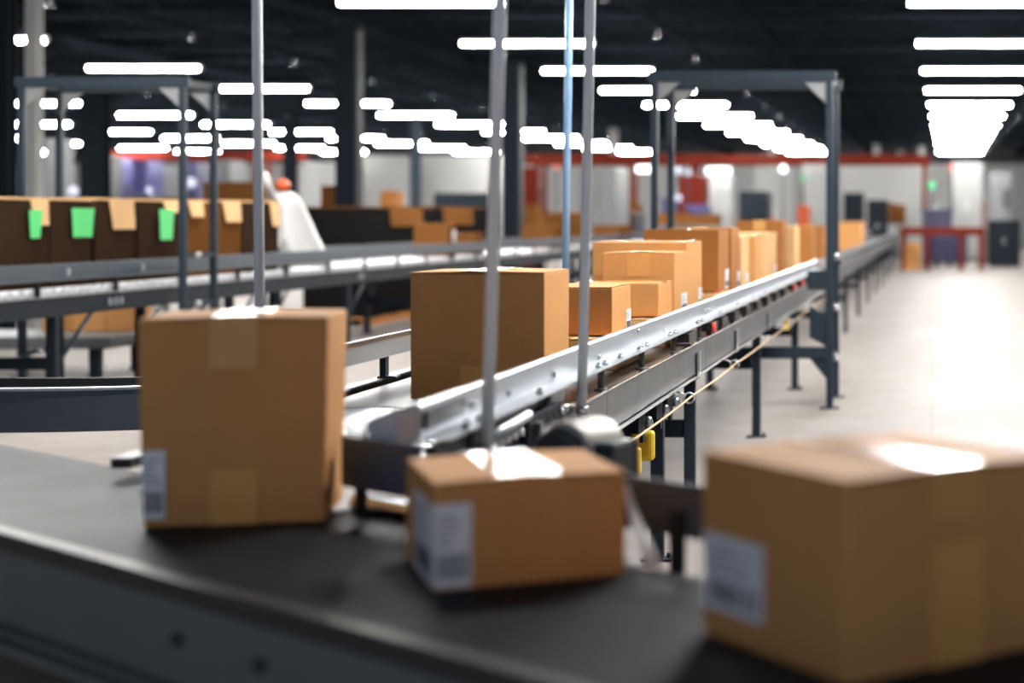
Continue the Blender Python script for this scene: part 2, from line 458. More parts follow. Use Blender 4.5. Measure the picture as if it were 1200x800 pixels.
MB().box(X0, X1, .0, .60, BZ - .30, BZ - .20).build('pan', 'black', fg)
MB().box(X0, X1, .614, .650, BZ - .16, BZ - .004, bevel=.004).build('far_rail', 'dark_steel', fg)
MB().box(.20, 1.78, .652, .735, BZ - .10, BZ - .02, bevel=.004).build('transfer_plate', 'dark_steel', fg)
MB().box(.30, .62, .652, .664, .955, 1.078, bevel=.003).build('guard_plate', 'guard_steel', fg, label='short dark guard plate by the end of the steel rail')
MB().box(.62, 1.78, .762, .774, .945, 1.055, bevel=.003).build('guard_plate', 'guard_steel', fg, label='dark guard plate along the far edge of the belt')
for x in (.80, 1.1, 1.38, 1.72):
    MB().box(x - .02, x + .02, .752, .762, BZ - .10, 1.0).build('guard_bracket', 'gantry', fg)
for x in (.36, .58): MB().box(x - .02, x + .02, .664, .672, BZ - .10, 1.0).build('guard_bracket', 'gantry', fg)
MB().cyl((.30, .70, BZ + .008), (1.0, .70, BZ + .008), .026, 24).build('transfer_roller', 'chrome', fg, label='shiny chrome transfer roller')
for x in (-.9, .9, 2.9):
    for y in (.04, .58): MB().box(x - .03, x + .03, y - .03, y + .03, .0, BZ - .30, bevel=.004).build('leg', 'dark_steel', fg)
    MB().box(x - .02, x + .02, .07, .55, .25, .30).build('crossbar', 'dark_steel', fg)
for x in (.84, 1.14, 2.1):
    MB().cyl((x, -.02, BZ - .10), (x, -.034, BZ - .10), .014, 6).build('bolt', 'cap', fg)
MB().box(X0, X1, -.03, .0, .10, BZ - .225).build('under_shade', 'black', fg)  # black sheet added for the deep shade below the conveyor

# three cartons on the belt
carton('shipping_carton', 'tall brown carton at left on the dark belt, taped top and bottom', -1.394, 3.93, BZ + .002, .40, .33, .472, R(12), 'kraft', 'y', drop=.115, bottom=.125,
       labels=[('front', .012, .135, .04, .37)], bulge=.05, tw=.052)
c2 = carton('shipping_carton', 'low brown carton in the middle of the dark belt, label wrapped round its corner', -.931, 3.19, BZ + .002, .365, .36, .203, R(25), 'kraft', 'y', drop=.006, ref='fl',
            labels=[('front', .0, .19, .03, .80), ('left', .35, 1., .03, .80)], tw=.062)
b = MB()                                              # packing slip peeling off the front right corner
rows = []
for k in range(9):
    f = k / 8
    rows.append(((.1835 + .022 * f, .195 + .050 * f), -.172 - .045 * f + .02 * math.sin(f * 5), .178 - .160 * f))
vs = []
for (xa, xb), y, z in rows:
    vs.append([b.bm.verts.new((xa, y, z)), b.bm.verts.new((xb, y + .012, z - .004)), b.bm.verts.new((xb, y + .0132, z - .003)), b.bm.verts.new((xa, y + .0012, z + .001))])
for A, B in zip(vs, vs[1:]):
    for k in range(4): b.bm.faces.new((A[k], A[(k + 1) % 4], B[(k + 1) % 4], B[k]))
b.bm.faces.new(vs[0]); b.bm.faces.new(vs[-1][::-1])
b.build('packing_slip', 'paper', c2, label='white slip peeling off the right end')
c3 = carton('shipping_carton', 'large brown carton at the right front corner of the photo, on the dark belt', -.1285, 2.545, BZ + .002, .43, .42, .306, R(38), 'kraft', 'y', drop=.075, bottom=.19, ref='fl',
            labels=[('left', .02, .46, .16, .57)], tw=.05)
# this carton's seam runs towards its right-hand face: tape over that face
# ------------------------------------------------------------------ main conveyor
RX, LX = -1.24, -2.13            # guard rail faces
Z_BED, Z_TOP = .965, 1.15
Y0, Y1 = 4.15, 18.5
mc = thing('roller_conveyor', 'long grey steel conveyor running away from the camera with cartons queued on it', 'conveyor', (-1.685, Y0, 0))
def ml(x, y, z): return (x + 1.685, y - Y0, z)
def mbox(b, x0, x1, y0, y1, z0, z1, mi=0, bevel=0.): return b.box(x0 + 1.685, x1 + 1.685, y0 - Y0, y1 - Y0, z0, z1, mi, bevel)
mbox(MB(), LX + .04, RX - .005, 5.76, Y1, Z_BED - .02, Z_BED, bevel=.004).build('belt', 'belt_grey', mc)
mbox(MB(), LX + .05, RX - .02, 5.9, Y1, .80, .82).build('return_belt', 'black', mc)
n = 20
for k in range(n):                                    # the first rollers are cut short by the askew belt
    yk = Y0 + .17 + k * .0745
    xl = max(-2.10, (.82 - .773 * (yk - 3.8)) / .635 - 2.07)
    MB().cyl((xl + 1.685, 0, 0), (.435, 0, 0), .026, 20).cyl((xl + 1.670, 0, 0), (.47, 0, 0), .008, 8).build('roller', 'roller', mc, (0, yk - Y0, Z_BED - .028))
# right side channel: face, bright top flange and double bottom flange
def channel(xf, s, y0, y1, zb, zt):
    """s=+1: open side towards -x"""
    b = MB(); w = .045 * s
    pts = [(xf, zb), (xf, zt), (xf - w, zt), (xf - w, zt - .006), (xf - .006 * s, zt - .006), (xf - .006 * s, zb + .006), (xf - w, zb + .006), (xf - w, zb)]
    return b.prism([(p[0] + 1.685, p[1]) for p in pts], 'y', y0 - Y0, y1 - Y0)
for y0, y1 in ((5.45, 6.20), (6.205, 8.9), (8.905, 11.9), (11.905, 15.2), (15.205, Y1)):
    channel(-1.18, 1, y0, y1, .825, .975).build('side_channel', 'beam', mc)
channel(-2.19, -1, 5.45, Y1, .825, .975).build('side_channel', 'beam', mc)
channel(-1.20, 1, Y0, 5.44, .86, .955).build('side_channel', 'dark_steel', mc)
channel(-2.17, -1, 4.82, 5.44, .86, .955).build('side_channel', 'dark_steel', mc)
mbox(MB(), -1.190, -1.176, 5.45, Y1, .972, .980).build('top_trim', 'chrome', mc, label='thin bright trim along the right channel')
mbox(MB(), -1.186, -1.160, 5.45, Y1, .813, .820).build('bottom_trim', 'chrome', mc, label='thin bright trim under the right channel')
# guard rails
def rail(xf, s, y0, y1, lip=.075):
    t = .004
    pts = [(xf, 1.065), (xf, Z_TOP - .006), (xf - .006 * s, Z_TOP), (xf - .022 * s, Z_TOP), (xf - .022 * s, Z_TOP - t), (xf - t * s, Z_TOP - t - .004), (xf - t * s, 1.061), (xf + lip * s, 1.061), (xf + lip * s, 1.065)]
    return MB().prism([(p[0] + 1.685, p[1]) for p in pts], 'y', y0 - Y0, y1 - Y0)
RR = [(y1, rail(RX, 1, y0, y1).build('guard_rail', 'rail', mc)) for y0, y1 in ((4.13, 7.40), (7.405, 12.4), (12.405, Y1))]
def on_rail(y): return [o for y1, o in RR if y <= y1][0]
for y0, y1 in ((4.95, 9.2), (9.205, Y1)): rail(LX, -1, y0, y1, .03).build('guard_rail', 'rail', mc)
# flared entry end of the right rail and a dark strip for its shaded recess
b = MB()                                              # the rail's entry end bends outwards
q = [(RX, 4.13), (-1.285, 4.105), (-1.350, 4.085)]; tz = [Z_TOP, 1.143, 1.112]; bz_ = [1.061, 1.055, 1.045]
vs = []
for (x, y), zt, zb in zip(q, tz, bz_):
    vs.append([b.bm.verts.new(ml(x, y, zb)), b.bm.verts.new(ml(x, y, zt)), b.bm.verts.new(ml(x, y + .006, zt)), b.bm.verts.new(ml(x, y + .006, zb))])
for A, B in zip(vs, vs[1:]):
    for k in range(4): b.bm.faces.new((A[k], A[(k + 1) % 4], B[(k + 1) % 4], B[k]))
b.bm.faces.new(vs[0]); b.bm.faces.new(vs[-1][::-1])
b.build('rail_end', 'rail', mc, label='bent entry end of the right guard rail')
mbox(MB(), RX + .001, RX + .010, 4.16, 4.50, 1.085, 1.13, bevel=.004).build('recess_shade', 'motor_end', mc)  # dark strip stands in for shade in the rail's slot
mbox(MB(), -2.215, -2.16, 4.60, 4.815, .925, .955, bevel=.006).build('end_bracket', 'black', mc)
# posts that carry the rails
pm = MB().cyl((0, 0, .975), (0, 0, 1.061), .012, 12).cyl((0, 0, .975), (0, 0, .985), .026, 12).mesh('rail_post', 'beam')
pl = MB().box(-.012, .012, -.02, .02, .975, 1.061).box(-.02, .055, -.024, .024, .975, .983).mesh('rail_post', 'gantry')
y = 4.45
while y < Y1:
    put('rail_post', pm, mc, ml(-1.20, y, 0)); y += .87
y = 4.99
while y < Y1:
    put('rail_post', pl, mc, ml(-2.15, y, 0)); y += 1.06 if y > 6.5 else .57
bm_ = MB().cyl((0, 0, 0), (0, 0, .010), .012, 6).cyl((0, 0, .010), (0, 0, .018), .007, 8).mesh('bolt', 'bolt')
for y in (4.38, 4.52, 5.2, 6.12, 6.24, 6.55, 6.98, 7.06, 7.15, 7.8, 7.95, 8.72, 8.86, 9.6, 9.74, 10.5, 11.4, 12.2, 13.1):
    put('bolt', bm_, on_rail(y), ml(-1.195, y, 1.065))
bs = MB().cyl((0, 0, 0), (.008, 0, 0), .011, 6).mesh('bolt', 'bolt')
for y, z in ((6.35, 1.085), (5.6, 1.09), (7.2, 1.125), (7.9, 1.086), (9.3, 1.10), (9.36, 1.085), (9.42, 1.10), (9.5, 1.085), (4.6, 1.10), (5.0, 1.09)):
    put('bolt', bs, on_rail(y), ml(RX, y, z))
# roller axle ends below the near rail
am = MB().cyl((0, 0, 0), (.03, 0, 0), .011, 10).mesh('axle_end', 'bolt')
for k in range(18): put('axle_end', am, mc, ml(-1.20, 4.2 + k * .0765, .99))
mbox(MB(), -1.235, -1.205, 4.15, 5.6, 1.0, 1.045, bevel=.003).build('axle_strip', 'black', mc)
MB().cyl(ml(-1.275, 5.58, .984), ml(-1.165, 5.58, .984), .010, 12).build('stub_shaft', 'motor', mc)
MB().cyl(ml(-1.165, 4.48, 1.022), ml(-1.165, 4.92, 1.034), .015, 14).build('guide_tube', 'rail', mc)
mbox(MB(), -1.20, -1.17, 4.95, 5.40, .93, 1.02, bevel=.004).build('chain_guard', 'dark_steel', mc)
mbox(MB(), -1.185, -1.15, 5.02, 5.06, .90, 1.00, bevel=.004).build('clip_plate', 'beam', mc)
# legs: right and left, with cross bars
for y in (8.0, 12.5, 16.0):
    for x in (-1.285, -2.08):
        lg = MB().box(x + 1.685 - .030, x + 1.685 + .030, y - Y0 - .028, y - Y0 + .028, .012, .83, bevel=.004).build('leg', 'gantry', mc)
        MB().box(x + 1.685 - .07, x + 1.685 + .07, y - Y0 - .05, y - Y0 + .05, 0, .012).cyl((x + 1.685 + .052, y - Y0, .01), (x + 1.685 + .052, y - Y0, .035), .01, 6).build('foot_plate', 'gantry', lg)
    mbox(MB(), -2.05, -1.32, y - .02, y + .02, .50, .575, bevel=.004).build('crossbar', 'dark_steel', mc)
for x in (-1.24, -2.08):
    MB().box(x + 1.685 - .028, x + 1.685 + .028, 8.75 - Y0 - .028, 8.75 - Y0 + .028, .012, .83, bevel=.004).build('leg', 'gantry', mc)
mbox(MB(), -2.05, -1.27, 8.73, 8.77, .48, .57, bevel=.004).build('crossbar', 'dark_steel', mc)
for x in (-1.285, -2.08):
    MB().box(x + 1.685 - .03, x + 1.685 + .03, 4.9 - Y0 - .028, 4.9 - Y0 + .028, 0, .86, bevel=.004).build('leg', 'gantry', mc)
# clip plates where legs meet the channel, drop brackets
for y in (8.62, 10.3, 12.3):
    mbox(MB(), -1.178, -1.172, y, y + .05, .80, .93, bevel=.002).build('clip_plate', 'rail', mc)
    mbox(MB(), -1.177, -1.170, y - .11, y - .01, .80, .93, bevel=.002).build('clip_plate', 'black', mc)
for y in (7.0, 7.45, 7.75):
    b = MB(); mbox(b, -1.20, -1.185, y, y + .06, .68, .812); mbox(b, -1.215, -1.185, y - .1, y, .73, .812); b.build('hanger_bracket', 'dark_steel', mc)
    MB().lathe([(.016, 0), (.019, .01), (.015, .03), (.008, .04)], 6, ml(-1.165, y + .03, .745)).build('bolt', 'bolt', mc)
# yellow guards near the second support
MB().box(-.05, .05, -.03, .03, -.065, .065, bevel=.022, seg=3).build('yellow_guard', 'yellow', mc, ml(-1.235, 7.30, .63))
MB().box(-.04, .04, -.03, .03, -.06, .06, bevel=.022, seg=3).build('yellow_guard', 'yellow', mc, ml(-1.255, 7.14, .585))
MB().box(-.02, .02, -.02, .02, -.05, .05, bevel=.01).build('yellow_guard', 'yellow', mc, ml(-1.20, 14.1, .73))
# pull cord and its eyelets
MB().tube([ml(-1.12, y, .772 - .006 * math.sin(PI * ((y - 6.2) % 1.8) / 1.8)) for y in [6.2 + .2 * k for k in range(60)]], .005, 6).build('pull_cord', 'cord', mc)
for y in (6.2, 7.88, 9.7, 11.7, 13.6, 15.8):
    b = MB()
    b.tube([ml(-1.12 + .024 * math.cos(a), y, .772 + .024 * math.sin(a)) for a in [2 * PI * k / 14 for k in range(15)]], .005, 6)
    b.cyl(ml(-1.18, y, .80), ml(-1.135, y, .785), .006, 6)
    b.build('cord_eyelet', 'bolt', mc)
# black sensor carriers with red eyes under the right rail
for k, y in enumerate([8.2, 9.05, 9.5, 10.1, 10.75, 11.4, 12.1, 12.8, 13.5, 14.4, 15.3, 16.3]):
    b = MB(); mbox(b, -1.225, -1.165, y, y + .26, 1.0, 1.045, bevel=.004); mbox(b, -1.205, -1.175, y + .05, y + .11, .98, 1.0); mbox(b, -1.205, -1.175, y + .17, y + .22, .98, 1.0)
    sc_ = b.build('sensor_carrier', 'black', mc)
    if k in (1, 9, 10, 11):
        MB().cyl(ml(-1.165, y + .02, 1.02), ml(-1.150, y + .02, 1.02), .027, 16).build('red_eye', 'red', sc_, label='red reflector eye')
mbox(MB(), -1.19, -1.12, 7.92, 7.99, 1.005, 1.02, bevel=.003).build('sensor_arm', 'black', mc)
# flat motor pan dark gear under the belt
mbox(MB(), -1.95, -1.45, 6.3, 7.6, .60, .80, bevel=.01).build('drive_housing', 'dark_steel', mc)

# drive motor beside the near end
mt = thing('drive_motor', 'grey drum motor with a dark end cap behind the middle foreground carton', 'motor', (-.925, 4.36, 0), R(-24))
MB().lathe([(.084, 0), (.090, .012), (.090, .16), (.080, .175)], 32).build('casing', 'motor', mt)
mt.children[0].rotation_euler = (-PI / 2, 0, 0); mt.children[0].location = (0, -.04, .995)
e = MB().lathe([(.054, -.012), (.072, -.008), (.078, 0), (.078, .006)], 32).build('end_cap', 'motor_end', mt)
e.rotation_euler = (-PI / 2, 0, 0); e.location = (0, -.047, .995)
MB().box(.085, .145, -.02, .10, .925, 1.035, bevel=.012).build('terminal_box', 'motor_end', mt)
MB().box(.147, .158, -.03, .05, .87, 1.03, bevel=.003).build('mounting_plate', 'beam', mt)
MB().box(-.08, .147, .02, .08, .875, .902, bevel=.004).build('motor_foot', 'beam', mt)
MB().box(-.03, .03, .02, .08, 0, .876, bevel=.004).box(-.09, .09, -.04, .14, 0, .012).build('pedestal', 'gantry', mt)

# upright poles fixed beside the conveyor
def pole(label, px0, px1, D, zb, r, mat, ztop=3.9, collar=True, br=(-.03, .03)):
    """px0: pixel column at the top of the frame, px1 at the foot"""
    X = xat(px1, D)
    t = thing('support_pole', label, 'pole', (X, D, zb))
    yt = CAMZ + VY * D / F
    lean = (xat(px0, D) - X) / (yt - zb)
    MB().cyl((0, 0, 0), (lean * (ztop - zb), 0, ztop - zb), r, 20).build('tube', mat, t)
    if collar:
        MB().cyl((lean * .03, 0, .03), (lean * .05, 0, .052), r + .005, 20).build('collar', 'bolt', t)
        MB().box(br[0], br[1], -.025, .025, -.006, .012, bevel=.003).build('foot_bracket', 'black', t)
    return t
pole('grey steel pole at the left end of the conveyor, behind the tall foreground carton', 301, 305, 5.75, .988, .0165, 'pole', br=(-.03, .11))
pole('near grey pole standing between the large queued carton and the middle foreground carton', 586, 570, 4.42, .96, .0165, 'pole', br=(-.046, .03))
pole('pale blue pole rising behind the large queued carton', 667, 662, 10.2, .984, .022, 'pole_blue', br=(-.03, .05))
pole('slim grey pole bolted to the channel right of the large queued carton', 692, 681.5, 5.62, .93, .0165, 'pole', br=(-.026, .03))

# cartons queued on the main conveyor: (front-right pixel column, photo rows) turned into real sizes
ZB = Z_BED + .002
G = 'cartons queued on the main conveyor'
carton('queued_carton', 'largest dark-fronted carton, first in the queue on the conveyor', -1.358, 5.98, ZB, .470, .41, .445, 0, 'kraft', 'y', drop=.0, bottom=.115, tmat='tape', group=G, tw=.058, labels=[('right', .80, .98, .01, .12)])
carton('flat_carton', 'flat carton lying under the small dark-fronted carton, second in the queue', -1.31, 7.12, ZB, .50, .66, .128, 0, 'kraft_light', 'y', group=G)
carton('queued_carton', 'small dark-fronted carton on a flat carton right behind the largest one', -1.358, 7.25, ZB + .137, .33, .45, .205, 0, 'kraft', 'x', group=G, tape=False, labels=[('right', .72, .98, .02, .45)])
carton('flat_carton', 'flat carton under the little square carton, third in the queue', -1.31, 8.40, ZB, .50, .55, .135, 0, 'kraft_light', 'y', group=G)
carton('queued_carton', 'little square carton in front of the taped carton, behind the slim grey pole', -1.360, 8.50, ZB + .144, .43, .42, .166, 0, 'kraft', 'x', group=G, tmat='tape')
carton('queued_carton', 'wide carton with a tape patch on its front, behind the little square carton', -1.360, 9.02, ZB, .385, .46, .452, 0, 'kraft', 'y', drop=.125, group=G, tw=.06, labels=[('right', .50, .98, .28, .50)])
carton('queued_carton', 'tall wide carton right behind the tape-patched carton', -1.375, 9.58, ZB, .53, .62, .50, 0, 'kraft', 'x', drop=.08, group=G, labels=[('right', .75, .98, .22, .45)])
carton('flat_carton', 'flat carton under the broad tall carton in the middle of the queue', -1.31, 10.72, ZB, .50, .70, .155, 0, 'kraft_light', 'y', group=G)
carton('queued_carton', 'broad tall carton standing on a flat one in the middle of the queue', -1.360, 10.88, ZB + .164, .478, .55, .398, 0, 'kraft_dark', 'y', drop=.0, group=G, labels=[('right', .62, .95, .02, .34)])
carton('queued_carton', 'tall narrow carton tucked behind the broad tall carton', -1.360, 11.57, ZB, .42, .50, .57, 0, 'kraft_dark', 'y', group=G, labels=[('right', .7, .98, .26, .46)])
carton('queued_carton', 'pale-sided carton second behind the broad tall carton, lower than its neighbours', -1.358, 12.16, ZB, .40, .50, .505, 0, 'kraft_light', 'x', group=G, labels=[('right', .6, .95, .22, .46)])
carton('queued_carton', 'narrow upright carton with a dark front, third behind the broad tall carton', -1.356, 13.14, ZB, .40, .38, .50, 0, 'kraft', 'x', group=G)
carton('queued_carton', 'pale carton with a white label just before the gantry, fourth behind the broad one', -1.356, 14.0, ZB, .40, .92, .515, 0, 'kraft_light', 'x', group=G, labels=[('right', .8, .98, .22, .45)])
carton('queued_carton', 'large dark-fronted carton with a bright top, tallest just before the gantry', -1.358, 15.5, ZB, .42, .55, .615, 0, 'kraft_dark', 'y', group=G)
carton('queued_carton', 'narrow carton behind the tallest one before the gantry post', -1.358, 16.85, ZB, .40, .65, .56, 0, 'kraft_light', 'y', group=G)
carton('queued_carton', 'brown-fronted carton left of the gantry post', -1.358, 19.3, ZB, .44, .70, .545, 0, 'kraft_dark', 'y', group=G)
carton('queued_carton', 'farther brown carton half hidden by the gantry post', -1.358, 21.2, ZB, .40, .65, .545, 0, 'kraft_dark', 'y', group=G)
carton('queued_carton', 'lone orange-brown carton beyond the gantry post on the far conveyor', -1.36, 32.6, ZB, .42, 2.0, .56, 0, 'kraft', 'y', group=G)

# far section of the conveyor beyond the gantry
fc = thing('far_conveyor', 'far section of the conveyor continuing past the gantry towards the red table', 'conveyor', (-1.685, 18.7, 0))
L = 41.
MB().box(-.42, .43, 0, L, Z_BED - .02, Z_BED).build('belt', 'belt_grey', fc)
for s, xr, xb in ((1, .445, .505), (-1, -.445, -.505)):
    x0, x1 = sorted((xr, xr + .02 * s)); MB().box(x0, x1, 0, L, 1.06, 1.15, bevel=.004).build('guard_rail', 'rail', fc)
    x0, x1 = sorted((xb - .03 * s, xb)); MB().box(x0, x1, 0, L, .80, .975, bevel=.004).build('side_channel', 'beam', fc)
    for k in range(21): MB().box(xr - .01, xr + .04, .3 + k * 1.9, .36 + k * 1.9, .97, 1.06).build('rail_post', 'black', fc)
    for k in range(10): MB().box(xb - .03 - .03, xb - .03 + .03, 1.0 + k * 4.2, 1.06 + k * 4.2, 0, .80).build('leg', 'gantry', fc)
for k in range(10): MB().box(-.44, .44, 1.0 + k * 4.2, 1.05 + k * 4.2, .45, .53).build('crossbar', 'dark_steel', fc)
MB().box(-.4, .4, 0, L, .72, .78).build('return_belt', 'black', fc)
MB().cyl((.50, 1.5, 1.03), (.53, 1.5, 1.03), .025, 14).build('red_eye', 'red', fc)

# ------------------------------------------------------------------ gantries
def gantry(label, xl, xr, y0, y1, zt, arm=None):
    t = thing('gantry_frame', label, 'gantry', ((xl + xr) / 2, y0, 0))
    cx = (xl + xr) / 2; hw = (xr - xl) / 2; dy = y1 - y0; p = .029
    for yy in (0, dy):
        for s in (-1, 1):
            ps = MB().box(s * hw - p, s * hw + p, yy - p, yy + p, .012, zt - .09, bevel=.004).build('post', 'gantry', t)
            MB().box(s * hw - .08, s * hw + .08, yy - .07, yy + .07, 0, .012).build('foot_plate', 'gantry', ps)
            MB().prism([(s * (hw - p), zt - .09), (s * (hw - p - .19), zt - .09), (s * (hw - p), zt - .27)], 'y', yy - .006, yy + .006).build('gusset', 'gusset', t)
        MB().box(-hw - p - .03, hw + p + .03, yy - p, yy + p, zt - .09, zt, bevel=.005).build('top_beam', 'gantry', t)
    for s in (-1, 1):
        MB().box(s * hw - .022, s * hw + .022, p, dy - p, zt - .08, zt - .02).build('side_tie', 'gantry', t)
        for z in (1.27, .83, .40):
            MB().box(s * hw - .02, s * hw + .02, p, dy - p, z - .02, z + .02).build('side_tie', 'gantry', t)
            MB().cyl((s * hw + .02, dy * .35, z), (s * hw + .06, dy * .35, z), .028, 14).build('clamp', 'bolt', t)
    if arm:
        for yy in (0,):
            MB().box(-hw + .2, hw - p, yy - .025, yy + .025, arm - .05, arm + .05, bevel=.004).build('bracket_arm', 'gantry', t)
            MB().prism([(hw - p, arm - .05), (hw - p - .14, arm - .05), (hw - p, arm - .22)], 'y', yy - .006, yy + .006).build('gusset', 'gantry', t)
            MB().prism([(hw - p, arm + .05), (hw - p - .14, arm + .13), (hw - p - .14, arm + .40), (hw - p, arm + .30)], 'y', yy - .006, yy + .006).build('gusset', 'gantry', t)
            MB().box(hw - p - .16, hw - p, yy - .02, yy + .06, 1.00, 1.16).build('rail_clamp', 'gantry', t)
    return t
gantry('slate steel portal gantry straddling the main conveyor', -2.34, -.862, 14.4, 15.3, 2.845, arm=.47)
gantry('slate steel portal gantry straddling the left conveyor', -8.10, -6.67, 15.2, 15.85, 2.86)

# ------------------------------------------------------------------ left conveyor
lc = thing('roller_conveyor', 'long dark conveyor at the left carrying big dark cartons with green stickers', 'conveyor', (-7.42, 11.5, 0))
LY = 36.; hw = .47
for s in (1, -1):
    x = s * hw
    x0, x1 = sorted((x, x - .03 * s)); MB().box(x0, x1, 0, LY, 1.11, 1.24, bevel=.004).box(*sorted((x - .012 * s, x + .05 * s)), 0, LY, 1.108, 1.114).build('guard_rail', 'left_rail', lc)
    MB().box(*sorted((x, x - .05 * s)), 0, LY, .82, .972, bevel=.004).build('side_channel', 'dark_steel', lc)
    for k in range(28): MB().box(x - .015 - .02 * (s > 0), x + .015 - .02 * (s > 0), .5 + k * 1.28, .54 + k * 1.28, .985, 1.10).build('rail_post', 'dark_steel', lc)
    for k in range(9):
        y = 2.05 + k * 3.4
        lg = MB().box(x - .03 * s - .04, x - .03 * s + .04, y - .035, y + .035, .012, .82, bevel=.004).build('leg', 'dark_steel', lc)
        MB().box(x - .03 * s - .08, x - .03 * s + .08, y - .08, y + .08, 0, .012).build('foot_plate', 'dark_steel', lg)
        MB().tube([(x - .03 * s, y + .04, .42), (x - .03 * s, y + .62, .82)], .018, 8).build('brace', 'gantry', lc)
for k in range(9): MB().box(-hw + .07, hw - .07, 2.02 + k * 3.4, 2.08 + k * 3.4, .40, .50).build('crossbar', 'dark_steel', lc)
rm = MB().cyl((-.41, 0, 0), (.41, 0, 0), .045, 16).mesh('roller', 'roller_white')
for k in range(100): put('roller', rm, lc, (0, 1.0 + k * .16, 1.0))
b = MB()
for k in range(115): b.cyl((-.41, 17.0 + k * .16, 1.0), (.41, 17.0 + k * .16, 1.0), .045, 12)
o = b.build('roller', 'roller_white', lc); o['kind'] = 'stuff'
for y, z in ((2.2, 1.17), (3.5, 1.17), (2.9, .90), (3.0, .90), (3.1, .90), (9.2, .9), (9.3, .9)):
    MB().box(hw, hw + .012, y, y + .045, z - .03, z + .03).build('clip_plate', 'rail', lc)

# big open cartons on it, outer flaps folded down
GB = 'big dark cartons on the left conveyor'
def open_carton(label, px0, px1, h, X=-7.07, flap=None, sticker=None, mat='kraft_deep_shade', top='kraft_light', w=.74, z=1.046, lid=True):
    y0, y1 = dfor(px0, X), dfor(px1, X)
    t = thing('bulk_carton', label, 'box', (X - w / 2, (y0 + y1) / 2, z), 0, GB)
    d = (y1 - y0); hd = d / 2; hw = w / 2
    b = MB()
    tk = .012
    b.box(-hw, hw, -hd, -hd + tk, 0, h).box(-hw, hw, hd - tk, hd, 0, h).box(-hw, -hw + tk, -hd + tk, hd - tk, 0, h).box(hw - tk, hw, -hd + tk, hd - tk, 0, h).box(-hw + tk, hw - tk, -hd + tk, hd - tk, 0, .012)
    b.build('body', mat, t)
    if lid: MB().box(-hw + tk, hw - tk, -hd + tk, hd - tk, h - .05, h - .04).build('inner_flap', top, t)
    r = MB(); e = .006
    r.box(-hw - e, hw + e, -hd - e, -hd + tk, h, h + .02).box(-hw - e, hw + e, hd - tk, hd + e, h, h + .02).box(hw - tk, hw + e, -hd + tk, hd - tk, h, h + .02).box(-hw - e, -hw + tk, -hd + tk, hd - tk, h, h + .02)
    r.build('rim', top, t, label='pale folded rim')
    if flap:
        f0, f1, fl = flap
        fb = MB(); a, c = -hd + f0 * d, -hd + f1 * d
        q = [(hw + .006, a, h), (hw + .006, c, h), (hw + .03, c - .03, h - fl), (hw + .03, a + .03, h - fl)]
        A = [fb.bm.verts.new(p) for p in q]; B = [fb.bm.verts.new((p[0] + .006, p[1], p[2] + .002)) for p in q]
        fb.bm.faces.new(A); fb.bm.faces.new(B[::-1])
        for k in range(4): fb.bm.faces.new((A[k], A[(k + 1) % 4], B[(k + 1) % 4], B[k]))
        fb.build('flap', 'kraft_light' if top == 'kraft_light' else 'kraft_shade', t, label='paler flap folded down outside')
    if sticker:
        f0, f1, v0, v1 = sticker
        a, c = -hd + f0 * d, -hd + f1 * d
        MB().prism([(a, v1), (c, v1), (c - .04, v0), (a + .02, v0)], 'x', hw + .037, hw + .041).box(hw, hw + .037, (a + c) / 2 - .02, (a + c) / 2 + .02, v1 - .06, v1 - .02).build('sticker', 'green', t, label='bright green sticker')
    return t
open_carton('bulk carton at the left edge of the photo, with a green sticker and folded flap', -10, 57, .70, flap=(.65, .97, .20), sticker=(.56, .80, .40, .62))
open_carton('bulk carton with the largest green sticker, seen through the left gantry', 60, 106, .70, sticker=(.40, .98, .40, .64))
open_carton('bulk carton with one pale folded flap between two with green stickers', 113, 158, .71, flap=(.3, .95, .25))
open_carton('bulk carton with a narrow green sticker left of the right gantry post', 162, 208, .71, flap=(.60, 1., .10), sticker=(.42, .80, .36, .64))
open_carton('red-brown bulk carton between the right posts of the left gantry', 216, 250, .71, mat='kraft_shade', flap=(.1, .6, .14))
open_carton('bulk carton just right of the left gantry', 254, 282, .72, mat='kraft_shade', flap=(.2, .95, .2))
open_carton('bulk carton behind the left grey pole', 285, 312, .72, mat='kraft_deep_shade')
open_carton('bulk carton half covered by the white sheeted heap', 314, 326, .72, mat='kraft_deep_shade', flap=(.1, .95, .25))

def pallet(x, y, w, d, label):
    t = thing('pallet', label, 'pallet', (x, y, 0))
    for k in range(5): MB().box(-w / 2, w / 2, -d / 2 + k * (d - .1) / 4, -d / 2 + .1 + k * (d - .1) / 4, .10, .125).build('deck_board', 'kraft', t)
    for sx in (-1, 0, 1): MB().box(sx * (w / 2 - .05) - .05, sx * (w / 2 - .05) + .05, -d / 2, d / 2, 0, .10).build('runner', 'kraft_dark', t)
    return t
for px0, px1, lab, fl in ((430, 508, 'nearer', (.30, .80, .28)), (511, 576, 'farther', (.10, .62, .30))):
    open_carton('%s of two tall black pallet boxes right of the dark column, tan flap hanging down' % lab, px0, px1, 1.63 if lab == 'nearer' else 1.66, X=-8.4, flap=fl, mat='bulk_black', top='kraft_shade', w=.95, z=.125)
    y0, y1 = dfor(px0, -8.4), dfor(px1, -8.4)
    pallet(-8.875, (y0 + y1) / 2, 1.0, y1 - y0, 'wooden pallet under the %s of two tall black pallet boxes' % lab)
open_carton('brown bulk carton on the far left conveyor, left of the pale blue pole', 674, 684, .66, mat='kraft_shade', top='kraft_dark', w=.55)
GS = 'small cartons on the left conveyor'
carton('small_carton', 'small tan carton on the left conveyor in front of the tall black pallet boxes', -7.0, 24.7, 1.046, .50, .40, .48, 0, 'kraft_shade', 'x', group=GS, labels=[('right', .55, .95, .45, .8)])
